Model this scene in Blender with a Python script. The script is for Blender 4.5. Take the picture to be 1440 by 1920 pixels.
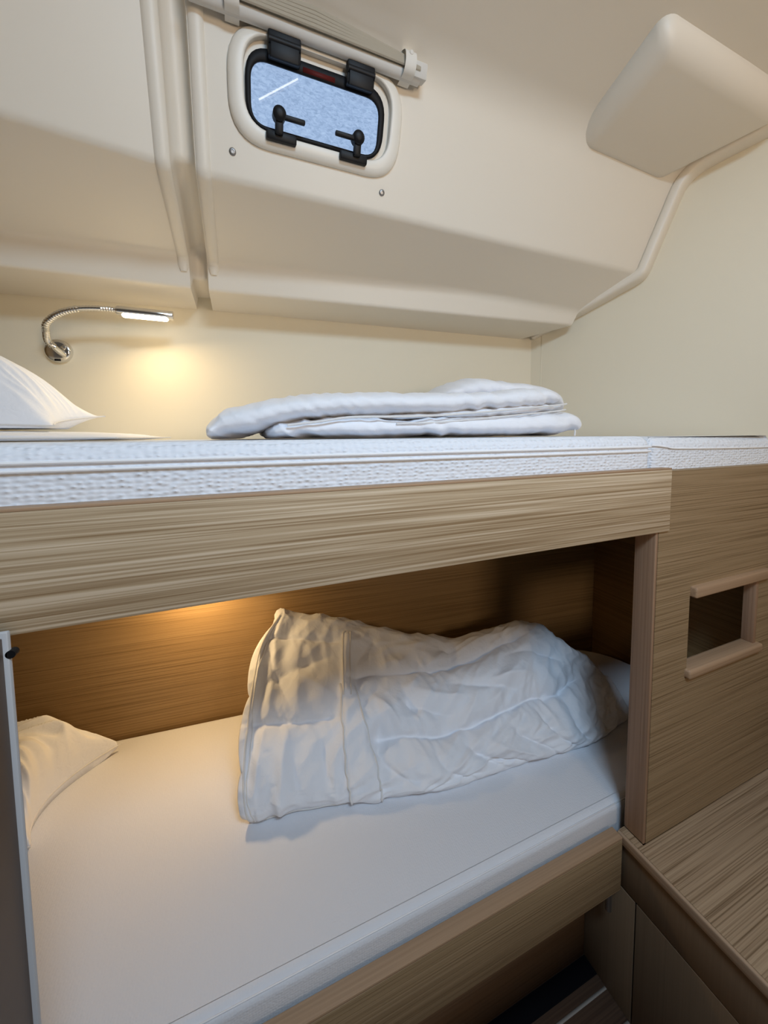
import bpy, bmesh, math, random
import numpy as np
from mathutils import Vector, Matrix, noise as mnoise

random.seed(7)
scene = bpy.context.scene
for o in list(bpy.data.objects):
    bpy.data.objects.remove(o, do_unlink=True)

# ------------------------------------------------------------------ camera
# All modelling below uses metres with z measured from the eye level; at the
# end every top-level object is lifted by EYE so that the cabin floor is z = 0.
EYE = 1.176
cam_d = bpy.data.cameras.new('camera')
cam = bpy.data.objects.new('camera', cam_d)
scene.collection.objects.link(cam)
scene.camera = cam
cam_d.sensor_width = 36.0
cam_d.lens = 12.94
cam_d.shift_y = -0.0495
cam_d.clip_start = 0.01
right = Vector((0.92997, -0.36754, -0.00886))
dwn = Vector((-0.03319, -0.05992, -0.99765))
fwd = Vector((0.36614, 0.92808, -0.06792))
cam.matrix_world = Matrix(((right.x, -dwn.x, -fwd.x, 0), (right.y, -dwn.y, -fwd.y, 0),
                           (right.z, -dwn.z, -fwd.z, 0), (0, 0, 0, 1)))

# ------------------------------------------------------------------ world, lights, exposure
scene.view_settings.view_transform = 'Standard'
scene.view_settings.look = 'None'
scene.view_settings.gamma = 1.0
scene.view_settings.use_curve_mapping = False
scene.view_settings.exposure = 0.0
world = bpy.data.worlds.new('cabin_world')
scene.world = world
world.use_nodes = True
bg = world.node_tree.nodes['Background']
bg.inputs[0].default_value = (1.0, 0.86, 0.72, 1)
bg.inputs[1].default_value = 0.07


def area_light(name, loc, target, size, power, color, size_y=None):
    d = bpy.data.lights.new(name, 'AREA')
    d.energy = power
    d.color = color
    d.size = size
    if size_y:
        d.shape = 'RECTANGLE'
        d.size_y = size_y
    o = bpy.data.objects.new(name, d)
    scene.collection.objects.link(o)
    o.location = loc
    o.rotation_euler = (Vector(target) - Vector(loc)).to_track_quat('-Z', 'Y').to_euler()
    return o


# daylight falling through the deck hatch over the standing room, behind the camera
area_light('hatch_daylight', (0.22, -0.33, 0.775), (0.31, -0.04, -0.25), 0.38, 18.0, (0.53, 0.76, 1.0))
# added warm fill behind the camera, aimed up to brighten the ceiling
area_light('ceiling_fill_light', (0.55, -1.12, 0.27), (0.60, 0.6, 1.60), 0.36, 11.0, (1.0, 0.77, 0.55), 0.6)

# ------------------------------------------------------------------ helpers
COL = scene.collection


def link(name, mesh, mat=None, parent=None, smooth=True):
    o = bpy.data.objects.new(name, mesh)
    COL.objects.link(o)
    if mat is not None:
        mesh.materials.append(mat)
    if parent is not None:
        o.parent = parent
    if smooth:
        mesh.polygons.foreach_set('use_smooth', [True] * len(mesh.polygons))
    return o


def obj(name, bm, mat=None, parent=None, smooth=True, sharp=35):
    bmesh.ops.recalc_face_normals(bm, faces=bm.faces[:])
    if smooth and sharp:
        a = math.radians(sharp)
        for e in bm.edges:
            if len(e.link_faces) == 2 and e.calc_face_angle(0) > a:
                e.smooth = False
    me = bpy.data.meshes.new(name)
    bm.to_mesh(me)
    bm.free()
    return link(name, me, mat, parent, smooth)


def thing(name, label, cat, group=None):
    o = bpy.data.objects.new(name, None)
    COL.objects.link(o)
    o.empty_display_size = 0.05
    return tag(o, label, cat, group)


def tag(o, label, cat, group=None):
    o['label'] = label
    o['category'] = cat
    if group:
        o['group'] = group
    return o


def structure(o, label=None, cat=None):
    o['kind'] = 'structure'
    if label:
        o['label'] = label
    if cat:
        o['category'] = cat
    return o


def add_box(bm, x0, x1, y0, y1, z0, z1, bevel=0.0, seg=2, tf=None):
    vs = [bm.verts.new((x, y, z)) for x in (x0, x1) for y in (y0, y1) for z in (z0, z1)]
    idx = ((0, 1, 3, 2), (4, 6, 7, 5), (0, 4, 5, 1), (2, 3, 7, 6), (0, 2, 6, 4), (1, 5, 7, 3))
    fs = [bm.faces.new([vs[i] for i in f]) for f in idx]
    out = vs
    if bevel:
        es = set()
        for f in fs:
            es.update(f.edges)
        r = bmesh.ops.bevel(bm, geom=list(es), offset=bevel, segments=seg, profile=0.5, affect='EDGES')
        out = list(set(v for f in r['faces'] for v in f.verts) | set(v for v in vs if v.is_valid))
    if tf:
        for v in out:
            v.co = tf(v.co)
    return out


def box(name, x0, x1, y0, y1, z0, z1, mat, parent=None, bevel=0.002, seg=2, tf=None):
    bm = bmesh.new()
    add_box(bm, x0, x1, y0, y1, z0, z1, bevel, seg, tf)
    return obj(name, bm, mat, parent)


def add_tube(bm, pts, rad, n=12, caps=True, up=None, flat=1.0, squ=1.0):
    """Tube through pts; rad is a number or a list. flat squashes the second axis."""
    pts = [Vector(p) for p in pts]
    rads = rad if isinstance(rad, (list, tuple)) else [rad] * len(pts)
    rings = []
    prev = None
    for i, p in enumerate(pts):
        t = (pts[min(i + 1, len(pts) - 1)] - pts[max(i - 1, 0)]).normalized()
        if prev is None:
            a = Vector(up) if up else (Vector((0, 0, 1)) if abs(t.z) < 0.9 else Vector((1, 0, 0)))
        else:
            a = prev
        a = (a - t * a.dot(t)).normalized()
        b = t.cross(a)
        prev = a
        def se(x):
            return math.copysign(abs(x) ** squ, x)
        rings.append([bm.verts.new(p + (a * se(math.cos(2 * math.pi * k / n)) * flat + b * se(math.sin(2 * math.pi * k / n))) * rads[i])
                      for k in range(n)])
    for r0, r1 in zip(rings, rings[1:]):
        for k in range(n):
            bm.faces.new((r0[k], r0[(k + 1) % n], r1[(k + 1) % n], r1[k]))
    if caps:
        bm.faces.new(rings[0][::-1])
        bm.faces.new(rings[-1])
    return rings


def tube(name, pts, rad, mat, parent=None, n=12, up=None, flat=1.0, squ=1.0):
    bm = bmesh.new()
    add_tube(bm, pts, rad, n, True, up, flat, squ)
    return obj(name, bm, mat, parent)


def smooth_path(pts, n=8, closed=False):
    """Catmull-Rom through points."""
    P = [Vector(p) for p in pts]
    out = []
    m = len(P)
    for i in range(m if closed else m - 1):
        p0 = P[(i - 1) % m] if closed else P[max(i - 1, 0)]
        p1 = P[i]
        p2 = P[(i + 1) % m]
        p3 = P[(i + 2) % m] if closed else P[min(i + 2, m - 1)]
        for k in range(n):
            t = k / n
            out.append(0.5 * ((2 * p1) + (p2 - p0) * t + (2 * p0 - 5 * p1 + 4 * p2 - p3) * t * t
                              + (3 * p1 - p0 - 3 * p2 + p3) * t ** 3))
    if not closed:
        out.append(P[-1])
    return out


def round_poly(pts, rads, seg=6):
    """2D polygon with rounded corners."""
    out = []
    m = len(pts)
    for i in range(m):
        p = Vector(pts[i][:2]); a = Vector(pts[i - 1][:2]); b = Vector(pts[(i + 1) % m][:2])
        r = rads[i] if isinstance(rads, (list, tuple)) else rads
        if r <= 0:
            out.append(p.copy()); continue
        da = (a - p); db = (b - p)
        la = min(r, da.length * 0.49); lb = min(r, db.length * 0.49)
        pa = p + da.normalized() * la; pb = p + db.normalized() * lb
        for k in range(seg + 1):
            t = k / seg
            out.append((1 - t) ** 2 * pa + 2 * t * (1 - t) * p + t * t * pb)
    return out


def fillet_profile(pts, rads, seg=5):
    """Open 2D polyline with rounded interior corners."""
    out = [Vector(pts[0])]
    for i in range(1, len(pts) - 1):
        p = Vector(pts[i]); a = Vector(pts[i - 1]); b = Vector(pts[i + 1]); r = rads[i - 1]
        da = a - p; db = b - p
        la = min(r, da.length * 0.48); lb = min(r, db.length * 0.48)
        pa = p + da.normalized() * la; pb = p + db.normalized() * lb
        for k in range(seg + 1):
            t = k / seg
            out.append((1 - t) ** 2 * pa + 2 * t * (1 - t) * p + t * t * pb)
    out.append(Vector(pts[-1]))
    return out


def inset_poly(pts, d):
    """Move a CCW 2D polygon inward by d (negative grows it)."""
    m = len(pts)
    out = []
    for i in range(m):
        a = pts[i - 1]; p = pts[i]; b = pts[(i + 1) % m]
        e1 = (p - a); e2 = (b - p)
        if e1.length < 1e-9: e1 = e2
        if e2.length < 1e-9: e2 = e1
        e1 = e1.normalized(); e2 = e2.normalized()
        n1 = Vector((-e1.y, e1.x)); n2 = Vector((-e2.y, e2.x))
        nn = (n1 + n2)
        nn = nn.normalized() if nn.length > 1e-6 else n1
        out.append(p + nn * (d / max(0.3, nn.dot(n1))))
    return out


def ring_stack(name, outline, prof, tf, mat, parent=None, cap0=True, cap1=True, sharp=40):
    """outline: CCW 2D polygon; prof: list of (inset, height); rings are lofted."""
    bm = bmesh.new()
    rings = []
    for ins, h in prof:
        pl = inset_poly(outline, ins)
        rings.append([bm.verts.new(tf(p.x, p.y, h)) for p in pl])
    n = len(outline)
    for r0, r1 in zip(rings, rings[1:]):
        for k in range(n):
            bm.faces.new((r0[k], r0[(k + 1) % n], r1[(k + 1) % n], r1[k]))
    if cap0:
        bm.faces.new(rings[0][::-1])
    if cap1:
        bm.faces.new(rings[-1])
    return obj(name, bm, mat, parent, True, sharp)


def ident(x, y, z):
    return Vector((x, y, z))


# ------------------------------------------------------------------ noise on arrays
_rs = np.random.RandomState(11)
_perm = _rs.permutation(512)
_grad = _rs.uniform(0, 2 * math.pi, 512)


def pnoise(x, y, seed=0):
    x = np.asarray(x, float); y = np.asarray(y, float)
    xi = np.floor(x).astype(int); yi = np.floor(y).astype(int)
    xf = x - xi; yf = y - yi

    def g(ix, iy, dx, dy):
        h = _perm[(_perm[(ix + seed * 37) % 512] + iy + seed * 101) % 512]
        a = _grad[h]
        return np.cos(a) * dx + np.sin(a) * dy
    u = xf ** 3 * (xf * (xf * 6 - 15) + 10)
    v = yf ** 3 * (yf * (yf * 6 - 15) + 10)
    a = g(xi, yi, xf, yf); b = g(xi + 1, yi, xf - 1, yf)
    c = g(xi, yi + 1, xf, yf - 1); d = g(xi + 1, yi + 1, xf - 1, yf - 1)
    return (a * (1 - u) + b * u) * (1 - v) + (c * (1 - u) + d * u) * v


def ridged(x, y, seed=0):
    return 1.0 - np.abs(pnoise(x, y, seed)) * 2.2


# ------------------------------------------------------------------ materials
def new_mat(name):
    m = bpy.data.materials.new(name)
    m.use_nodes = True
    nt = m.node_tree
    return m, nt, nt.nodes['Principled BSDF']


def N(nt, t, **kw):
    n = nt.nodes.new(t)
    for k, v in kw.items():
        setattr(n, k, v)
    return n


def plain(name, col, rough=0.5, metal=0.0, bump=None, spec=0.5):
    m, nt, b = new_mat(name)
    b.inputs['Base Color'].default_value = (*col, 1)
    b.inputs['Roughness'].default_value = rough
    b.inputs['Metallic'].default_value = metal
    b.inputs['Specular IOR Level'].default_value = spec
    tc = N(nt, 'ShaderNodeTexCoord')
    ns = N(nt, 'ShaderNodeTexNoise')
    ns.inputs['Scale'].default_value = bump[0] if bump else 40
    ns.inputs['Detail'].default_value = 4
    nt.links.new(tc.outputs['Object'], ns.inputs['Vector'])
    bp = N(nt, 'ShaderNodeBump')
    bp.inputs['Strength'].default_value = bump[1] if bump else 0.03
    bp.inputs['Distance'].default_value = bump[2] if bump else 0.001
    nt.links.new(ns.outputs['Fac'], bp.inputs['Height'])
    nt.links.new(bp.outputs['Normal'], b.inputs['Normal'])
    return m


def wood(name, light, mid, dark, grain='x', across=1.0, rough=0.55, bump=0.25, contrast=1.0, face=None):
    """Brushed oak veneer: long streaks along one axis."""
    m, nt, b = new_mat(name)
    L = nt.links.new
    tc = N(nt, 'ShaderNodeTexCoord')

    def streak(along, acr, detail, dist=0.0):
        mp = N(nt, 'ShaderNodeMapping')
        s = {'x': (along, acr, acr), 'y': (acr, along, acr), 'z': (acr, acr, along)}[grain]
        if face:                                        # constant across the sheet's own thickness
            s = tuple(0.0 if 'xyz'[k] == face else s[k] for k in range(3))
        mp.inputs['Scale'].default_value = s
        L(tc.outputs['Object'], mp.inputs['Vector'])
        n = N(nt, 'ShaderNodeTexNoise')
        n.inputs['Scale'].default_value = 1.0
        n.inputs['Detail'].default_value = detail
        n.inputs['Roughness'].default_value = 0.6
        n.inputs['Distortion'].default_value = dist
        L(mp.outputs['Vector'], n.inputs['Vector'])
        return n.outputs['Fac']
    a = streak(2.2, 420 * across, 2, 0.12)
    c = streak(1.2, 90 * across, 2, 0.3)
    mix = N(nt, 'ShaderNodeMix', data_type='FLOAT')
    mix.inputs[0].default_value = 0.22
    L(a, mix.inputs[2]); L(c, mix.inputs[3])
    rp = N(nt, 'ShaderNodeValToRGB')
    e = rp.color_ramp.elements
    w = 0.17 / contrast
    e[0].position = 0.5 - w; e[0].color = (*dark, 1)
    e[1].position = 0.5 + w; e[1].color = (*light, 1)
    k = e.new(0.5); k.color = (*mid, 1)
    L(mix.outputs[0], rp.inputs['Fac'])
    L(rp.outputs['Color'], b.inputs['Base Color'])
    b.inputs['Roughness'].default_value = rough
    b.inputs['Specular IOR Level'].default_value = 0.35
    bp = N(nt, 'ShaderNodeBump')
    bp.inputs['Strength'].default_value = bump
    bp.inputs['Distance'].default_value = 0.0015
    L(mix.outputs[0], bp.inputs['Height'])
    L(bp.outputs['Normal'], b.inputs['Normal'])
    return m


def knit(name, col, sx, sy, strength=0.5, dist=0.0012):
    """Stretch mattress ticking with a small woven relief."""
    m, nt, b = new_mat(name)
    L = nt.links.new
    b.inputs['Base Color'].default_value = (*col, 1)
    b.inputs['Roughness'].default_value = 0.85
    b.inputs['Specular IOR Level'].default_value = 0.2
    b.inputs['Sheen Weight'].default_value = 0.15
    tc = N(nt, 'ShaderNodeTexCoord')
    mp = N(nt, 'ShaderNodeMapping')
    mp.inputs['Scale'].default_value = (sx, sy, sy)
    L(tc.outputs['Object'], mp.inputs['Vector'])
    v = N(nt, 'ShaderNodeTexVoronoi')
    v.feature = 'SMOOTH_F1'
    v.inputs['Scale'].default_value = 1.0
    v.inputs['Randomness'].default_value = 0.45
    L(mp.outputs['Vector'], v.inputs['Vector'])
    bp = N(nt, 'ShaderNodeBump')
    bp.invert = True
    bp.inputs['Strength'].default_value = strength
    bp.inputs['Distance'].default_value = dist
    L(v.outputs['Distance'], bp.inputs['Height'])
    L(bp.outputs['Normal'], b.inputs['Normal'])
    return m


def cloth(name, col, rough=0.8):
    m, nt, b = new_mat(name)
    L = nt.links.new
    b.inputs['Base Color'].default_value = (*col, 1)
    b.inputs['Roughness'].default_value = rough
    b.inputs['Specular IOR Level'].default_value = 0.2
    b.inputs['Sheen Weight'].default_value = 0.2
    tc = N(nt, 'ShaderNodeTexCoord')
    ns = N(nt, 'ShaderNodeTexNoise')
    ns.inputs['Scale'].default_value = 55
    ns.inputs['Detail'].default_value = 3
    ns.inputs['Distortion'].default_value = 0.6
    L(tc.outputs['Object'], ns.inputs['Vector'])
    bp = N(nt, 'ShaderNodeBump')
    bp.inputs['Strength'].default_value = 0.35
    bp.inputs['Distance'].default_value = 0.004
    L(ns.outputs['Fac'], bp.inputs['Height'])
    L(bp.outputs['Normal'], b.inputs['Normal'])
    return m


def emit(name, col, strength):
    m, nt, b = new_mat(name)
    b.inputs['Base Color'].default_value = (*col, 1)
    b.inputs['Emission Color'].default_value = (*col, 1)
    b.inputs['Emission Strength'].default_value = strength
    return m


GEL = plain('gelcoat_cream', (0.80, 0.735, 0.63), 0.45, 0, (300, 0.04, 0.0006))
GELW = plain('gelcoat_white_moulding', (0.82, 0.77, 0.68), 0.4, 0, (260, 0.03, 0.0005))
HULL = plain('vinyl_hull_lining', (0.80, 0.735, 0.585), 0.6, 0, (420, 0.08, 0.0006))
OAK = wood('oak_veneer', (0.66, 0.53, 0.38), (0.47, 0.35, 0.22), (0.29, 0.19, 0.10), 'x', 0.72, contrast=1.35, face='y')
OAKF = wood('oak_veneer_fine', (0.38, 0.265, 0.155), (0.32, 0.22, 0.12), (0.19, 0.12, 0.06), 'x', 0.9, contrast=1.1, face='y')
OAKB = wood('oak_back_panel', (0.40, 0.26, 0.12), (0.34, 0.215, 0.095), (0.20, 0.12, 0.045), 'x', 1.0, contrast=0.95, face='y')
OAKT = wood('oak_step_top', (0.44, 0.315, 0.20), (0.36, 0.25, 0.155), (0.17, 0.105, 0.055), 'x', 0.85, contrast=1.15, face='z')
OAKV = wood('oak_lipping_upright', (0.40, 0.25, 0.155), (0.34, 0.205, 0.125), (0.24, 0.14, 0.08), 'z', 0.8, contrast=0.7)
OAKL = wood('oak_lipping', (0.47, 0.31, 0.19), (0.41, 0.265, 0.16), (0.32, 0.20, 0.115), 'x', 0.6, contrast=0.7)
LAM = wood('brown_laminate', (0.25, 0.17, 0.105), (0.225, 0.15, 0.09), (0.20, 0.13, 0.078), 'z', 0.7, contrast=0.6, bump=0.05)  # darkened so the shade on the low locker front is in its colour
OAKLY = wood('oak_lipping_cross', (0.46, 0.33, 0.22), (0.42, 0.29, 0.19), (0.35, 0.23, 0.145), 'y', 0.6, contrast=0.7)
DARKW = plain('dark_stained_panel', (0.085, 0.058, 0.042), 0.5)
TEAK = wood('teak_sole', (0.16, 0.095, 0.06), (0.12, 0.07, 0.045), (0.08, 0.045, 0.03), 'x', 0.8, contrast=0.9)
HOLLY = plain('holly_strip', (0.42, 0.38, 0.34), 0.5)
BLACKSEAM = plain('black_caulking', (0.004, 0.004, 0.006), 0.8, 0, None, 0.1)
KNIT = knit('mattress_ticking', (0.80, 0.83, 0.89), 120, 200, 1.0, 0.0032)
KNITF = knit('mattress_ticking_fine', (0.76, 0.77, 0.81), 260, 260, 0.45, 0.0012)
PIPE = plain('ticking_piping', (0.88, 0.88, 0.90), 0.8)
DUVET = cloth('white_cotton', (0.86, 0.88, 0.93))
HEM = cloth('white_cotton_hem', (0.74, 0.73, 0.72))
BLACK = plain('black_plastic', (0.006, 0.0065, 0.008), 0.5, 0, None, 0.25)
RUBBER = plain('black_frame', (0.004, 0.004, 0.005), 0.55, 0, None, 0.2)
CHROME = plain('chrome', (0.75, 0.74, 0.72), 0.12, 1.0)
BRUSHED = plain('brushed_metal', (0.36, 0.35, 0.34), 0.45, 1.0)
ALU = plain('pale_edging', (0.50, 0.52, 0.55), 0.45, 0.2)
BLINDF = plain('blind_fabric', (0.66, 0.63, 0.58), 0.8, 0, (200, 0.2, 0.001))
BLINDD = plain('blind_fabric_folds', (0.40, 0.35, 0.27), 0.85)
STRAP = plain('blind_strap', (0.74, 0.70, 0.63), 0.5)
REDL = plain('red_label', (0.10, 0.012, 0.010), 0.6, 0, None, 0.2)
GAPM = plain('shadow_gap', (0.02, 0.012, 0.008), 0.8)
LED = emit('warm_led', (1.0, 0.80, 0.50), 22.0)


def pane_material():
    m, nt, b = new_mat('frosted_lit_pane')
    L = nt.links.new
    tc = N(nt, 'ShaderNodeTexCoord')
    mp = N(nt, 'ShaderNodeMapping')
    mp.inputs['Scale'].default_value = (75, 170, 170)
    mp.inputs['Rotation'].default_value = (0, 0.25, 0)
    L(tc.outputs['Object'], mp.inputs['Vector'])
    ns = N(nt, 'ShaderNodeTexNoise')
    ns.inputs['Scale'].default_value = 1.6
    ns.inputs['Detail'].default_value = 5
    ns.inputs['Roughness'].default_value = 0.65
    ns.inputs['Distortion'].default_value = 0.8
    L(mp.outputs['Vector'], ns.inputs['Vector'])
    rp = N(nt, 'ShaderNodeValToRGB')
    e = rp.color_ramp.elements
    e[0].position = 0.28; e[0].color = (0.20, 0.30, 0.48, 1)
    e[1].position = 0.74; e[1].color = (0.44, 0.59, 0.82, 1)
    k = e.new(0.5); k.color = (0.32, 0.45, 0.68, 1)
    L(ns.outputs['Fac'], rp.inputs['Fac'])
    b.inputs['Base Color'].default_value = (0.05, 0.06, 0.07, 1)
    b.inputs['Roughness'].default_value = 0.015
    L(rp.outputs['Color'], b.inputs['Emission Color'])
    b.inputs['Emission Strength'].default_value = 1.0
    return m


PANE = pane_material()

# ------------------------------------------------------------------ the setting
WS = -0.085                                             # the hull side runs slightly off the bunk front


def wall_y(x):
    return 1.06 + WS * x


RW = (0.92, 0.983, 0.25, -0.53)                          # right-hand bulkhead line in plan


def right_x(y):
    return RW[0] + (RW[1] - y) * RW[2] / -RW[3]


def slab_wall(name, x0, x1, z0, z1, mat, t=0.03):
    bm = bmesh.new()
    v = [bm.verts.new((x, wall_y(x) + d, z)) for x in (x0, x1) for d in (0, t) for z in (z0, z1)]
    for f in ((0, 1, 3, 2), (4, 6, 7, 5), (0, 4, 5, 1), (2, 3, 7, 6), (0, 2, 6, 4), (1, 5, 7, 3)):
        bm.faces.new([v[i] for i in f])
    return structure(obj(name, bm, mat, None, False))


slab_wall('wall_back_upper', -0.80, 1.24, -0.115, 0.50, HULL)
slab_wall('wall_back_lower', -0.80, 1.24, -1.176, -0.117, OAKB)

# right bulkhead
bm = bmesh.new()
nx, ny = -RW[3], RW[2]
nl = math.hypot(nx, ny); nx /= nl; ny /= nl              # away from the cabin
pl = [(RW[0] - 0.012, RW[1] + 0.0212), (right_x(-0.15), -0.15)]
v = []
for (x, y) in pl:
    for d in (0, 0.03):
        for z in (-0.07, 1.0):
            v.append(bm.verts.new((x + nx * d, y + ny * d, z)))
for f in ((0, 1, 3, 2), (4, 6, 7, 5), (0, 4, 5, 1), (2, 3, 7, 6), (0, 2, 6, 4), (1, 5, 7, 3)):
    bm.faces.new([v[i] for i in f])
structure(obj('wall_right', bm, HULL, None, False))
# corner strip between hull lining and bulkhead
tube('trim_2', [(0.9335, 0.952, 0.005), (0.9335, 0.952, 0.335)], 0.0016, HULL, None, 8)
structure(bpy.data.objects['trim_2'])

box('wall_foot', 1.21, 1.235, 0.456, 0.955, -1.176, -0.145, OAKB, None, 0)
structure(bpy.data.objects['wall_foot'])
box('wall_right_lower', 1.230, 1.42, -1.20, 0.4335, -1.176, -0.075, OAKB, None, 0)
structure(bpy.data.objects['wall_right_lower'])
box('wall_head', -0.83, -0.80, 0.456, 1.125, -1.176, 0.45, OAKB, None, 0)
structure(bpy.data.objects['wall_head'])

# floor: teak with a black margin and pale inlay strips
fl = box('floor', -0.80, 1.24, -1.25, 1.10, -1.206, -1.176, TEAK, None, 0)
structure(fl)
box('black_margin', -0.80, 0.69, 0.508, 0.5405, -1.1762, -1.1752, BLACKSEAM, fl, 0)
for y in (0.487, 0.437, 0.387, 0.337, 0.287, 0.237):
    box('inlay_strip', -0.80, 0.689, y - 0.0025, y + 0.0025, -1.1762, -1.1754, HOLLY, fl, 0)

# ---- moulded ceiling liner
UP = Vector((0, -0.317, 0.9484)); NRM = Vector((0, -0.9484, -0.317)); PO = Vector((0, 0.70, 0.4335))


def on_panel(x, w, d=0.0):
    return PO + UP * w + NRM * d + Vector((x, 0, 0))


def liner_key(x, left):
    """Profile corner points (y, z) at station x: soffit at wall, soffit lip, fascia top, lower crease, upper crease, ceiling."""
    sl = 0.142 if left else 0.0
    s = sl * (x + 0.08)
    ya1 = 0.925 + (-0.02 if x < 0 else -0.088) * x
    rr = 0.0 if left else max(0.0, (x - 0.55) / 0.5)
    wz = 0.326 - 0.012 * max(0, x)
    return [(wall_y(x) + 0.004, wz), (ya1, 0.327), (ya1 - 0.012, 0.386 - 0.030 * rr), (0.70 + s, 0.4335), (0.625 + s, 0.659),
            (0.40 + s, 0.704), (-0.05, 0.775), (-0.60, 0.82)]


def liner_profile(x, left, off=0.0):
    k = liner_key(x, left)
    p = fillet_profile(k, [0.008, 0.016, 0.010, 0.05, 0.05, 0.1], 6)
    if off:
        p = [Vector((q.x + off * 0.8, q.y + off)) for q in p]
    return p


def loft_strip(name, stations, mat, parent=None):
    """stations: list of lists of 3D points"""
    bm = bmesh.new()
    rows = [[bm.verts.new(p) for p in s] for s in stations]
    for a, b in zip(rows, rows[1:]):
        for k in range(len(a) - 1):
            bm.faces.new((a[k], a[k + 1], b[k + 1], b[k]))
    o = obj(name, bm, mat, parent, True, None)
    return o


st = []
nst = 28
for i in range(nst + 1):
    f = i / nst
    row = []
    for j, q in enumerate(liner_profile(-0.050, False)):
        xr = right_x(q.x) - 0.004
        x = -0.050 + (xr + 0.050) * f
        # the profile depends weakly on x through its wall side corners
        row.append((x, None, j))
    st.append(row)
stations = []
for row in st:
    pts = []
    for (x, _, j) in row:
        q = liner_profile(x, False)[j]
        pts.append(Vector((x, q.x, q.y)))
    stations.append(pts)
ceil_r = loft_strip('ceiling', stations, GEL)
structure(ceil_r)
stations = []
for i in range(13):
    x = -0.80 + (0.714) * i / 12
    stations.append([Vector((x, q.x, q.y)) for q in liner_profile(x, True)])
ceil_l = loft_strip('ceiling_left', stations, GEL)
structure(ceil_l)
# channel between the two mouldings: sunk floor with side walls
stations = []
for x, o in ((-0.087, 0.0), (-0.083, 0.030), (-0.054, 0.030), (-0.049, 0.0)):
    stations.append([Vector((x, q.x, q.y)) for q in liner_profile(x, False, o)])
ch = loft_strip('ceiling_channel', stations, GEL)
structure(ch)


def lip(xc, w, left, parent):
    """raised flange that edges the channel; follows the liner from the fascia up"""
    prof = liner_profile(xc, left)
    i0 = min(range(len(prof)), key=lambda i: abs(prof[i].y - 0.372) + (0 if prof[i].x > 0.85 else 9))
    pp = prof[i0:]
    pts = [Vector((xc, q.x, q.y)) for q in pp]
    dense = []
    for a, b in zip(pts, pts[1:]):
        for k in range(4):
            dense.append(a.lerp(b, k / 4))
    first = dense[0] + Vector((0, 0.0, -0.012))
    dense = [first] + dense
    rad = [w * 0.55] + [w] * (len(dense) - 1)
    return tube('raised_lip', dense, rad, GEL, parent, 14, up=(0, -0.6, -0.8), flat=0.55)


lip(-0.097, 0.011, True, ceil_l)
lip(-0.038, 0.011, False, ceil_r)

# housing that hangs from the ceiling in the far corner
bm = bmesh.new()
A = [(0.732, 0.640, 0.629), (0.711, 0.446, 0.660), (1.10, 0.452, 0.662), (0.985, 0.640, 0.622)]
B = [(0.700, 0.640, 0.672), (0.667, 0.430, 0.710), (1.13, 0.430, 0.715), (1.03, 0.660, 0.67)]
va = [bm.verts.new(p) for p in A]; vb = [bm.verts.new(p) for p in B]
bm.faces.new(va); bm.faces.new(vb[::-1])
for k in range(4):
    bm.faces.new((va[k], va[(k + 1) % 4], vb[(k + 1) % 4], vb[k]))
es = [e for e in bm.edges if not (e.verts[0] in vb and e.verts[1] in vb)]
bmesh.ops.bevel(bm, geom=es, offset=0.020, segments=6, profile=0.5, affect='EDGES')
obj('moulded_housing', bm, GEL, ceil_r, True, None)

# flange where the liner meets the right bulkhead
pth = []
_pr = liner_profile(1.0, False)
for k in range(1, len(_pr) - 14):
    t = (_pr[k + 1] - _pr[k - 1]).normalized()
    q = _pr[k] + Vector((-t.y, t.x)) * -0.003 * (1 if Vector((-t.y, t.x)).dot(Vector((1, 1))) > 0 else -1)
    if q.x > 0.76 or q.x < 0.1:
        continue
    pth.append(Vector((right_x(q.x) - 0.024, q.x, q.y)))
pth = [Vector((right_x(0.975) - 0.004, 0.972, 0.322)), Vector((right_x(0.93) - 0.014, 0.925, 0.338)), Vector((right_x(0.86) - 0.020, 0.858, 0.364))] + pth
dn = []
for a, b in zip(pth, pth[1:]):
    m = max(1, int((b - a).length / 0.012))
    dn += [a.lerp(b, k / m) for k in range(m)]
structure(tube('trim_1', dn, [0.007 + 0.0065 * min(1, k / 12) for k in range(len(dn))], GEL, None, 24, up=(nx, ny, 0), flat=1.9, squ=0.6))

# screws in the liner
for x, w in ((0.007, 0.040), (0.272, 0.035)):
    def tfs(px, py, h, x=x, w=w):
        return on_panel(x + px, w + py, h)
    c = [Vector((0.0055 * math.cos(a * math.pi / 8), 0.0055 * math.sin(a * math.pi / 8))) for a in range(16)]
    sc = ring_stack('screw_head', c, [(0, -0.002), (0, 0.0012), (0.0015, 0.0025), (0.0028, 0.0026), (0.0032, 0.0014)], tfs, BRUSHED, ceil_r)

# ------------------------------------------------------------------ window
WX0, WX1, WW0, WW1 = 0.003, 0.297, 0.054, 0.206


def rect(x0, x1, y0, y1, r, seg=8):
    return round_poly([(x0, y0), (x1, y0), (x1, y1), (x0, y1)], r, seg)


def tpan(x, w, d):
    return on_panel(x, w, d)


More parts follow.
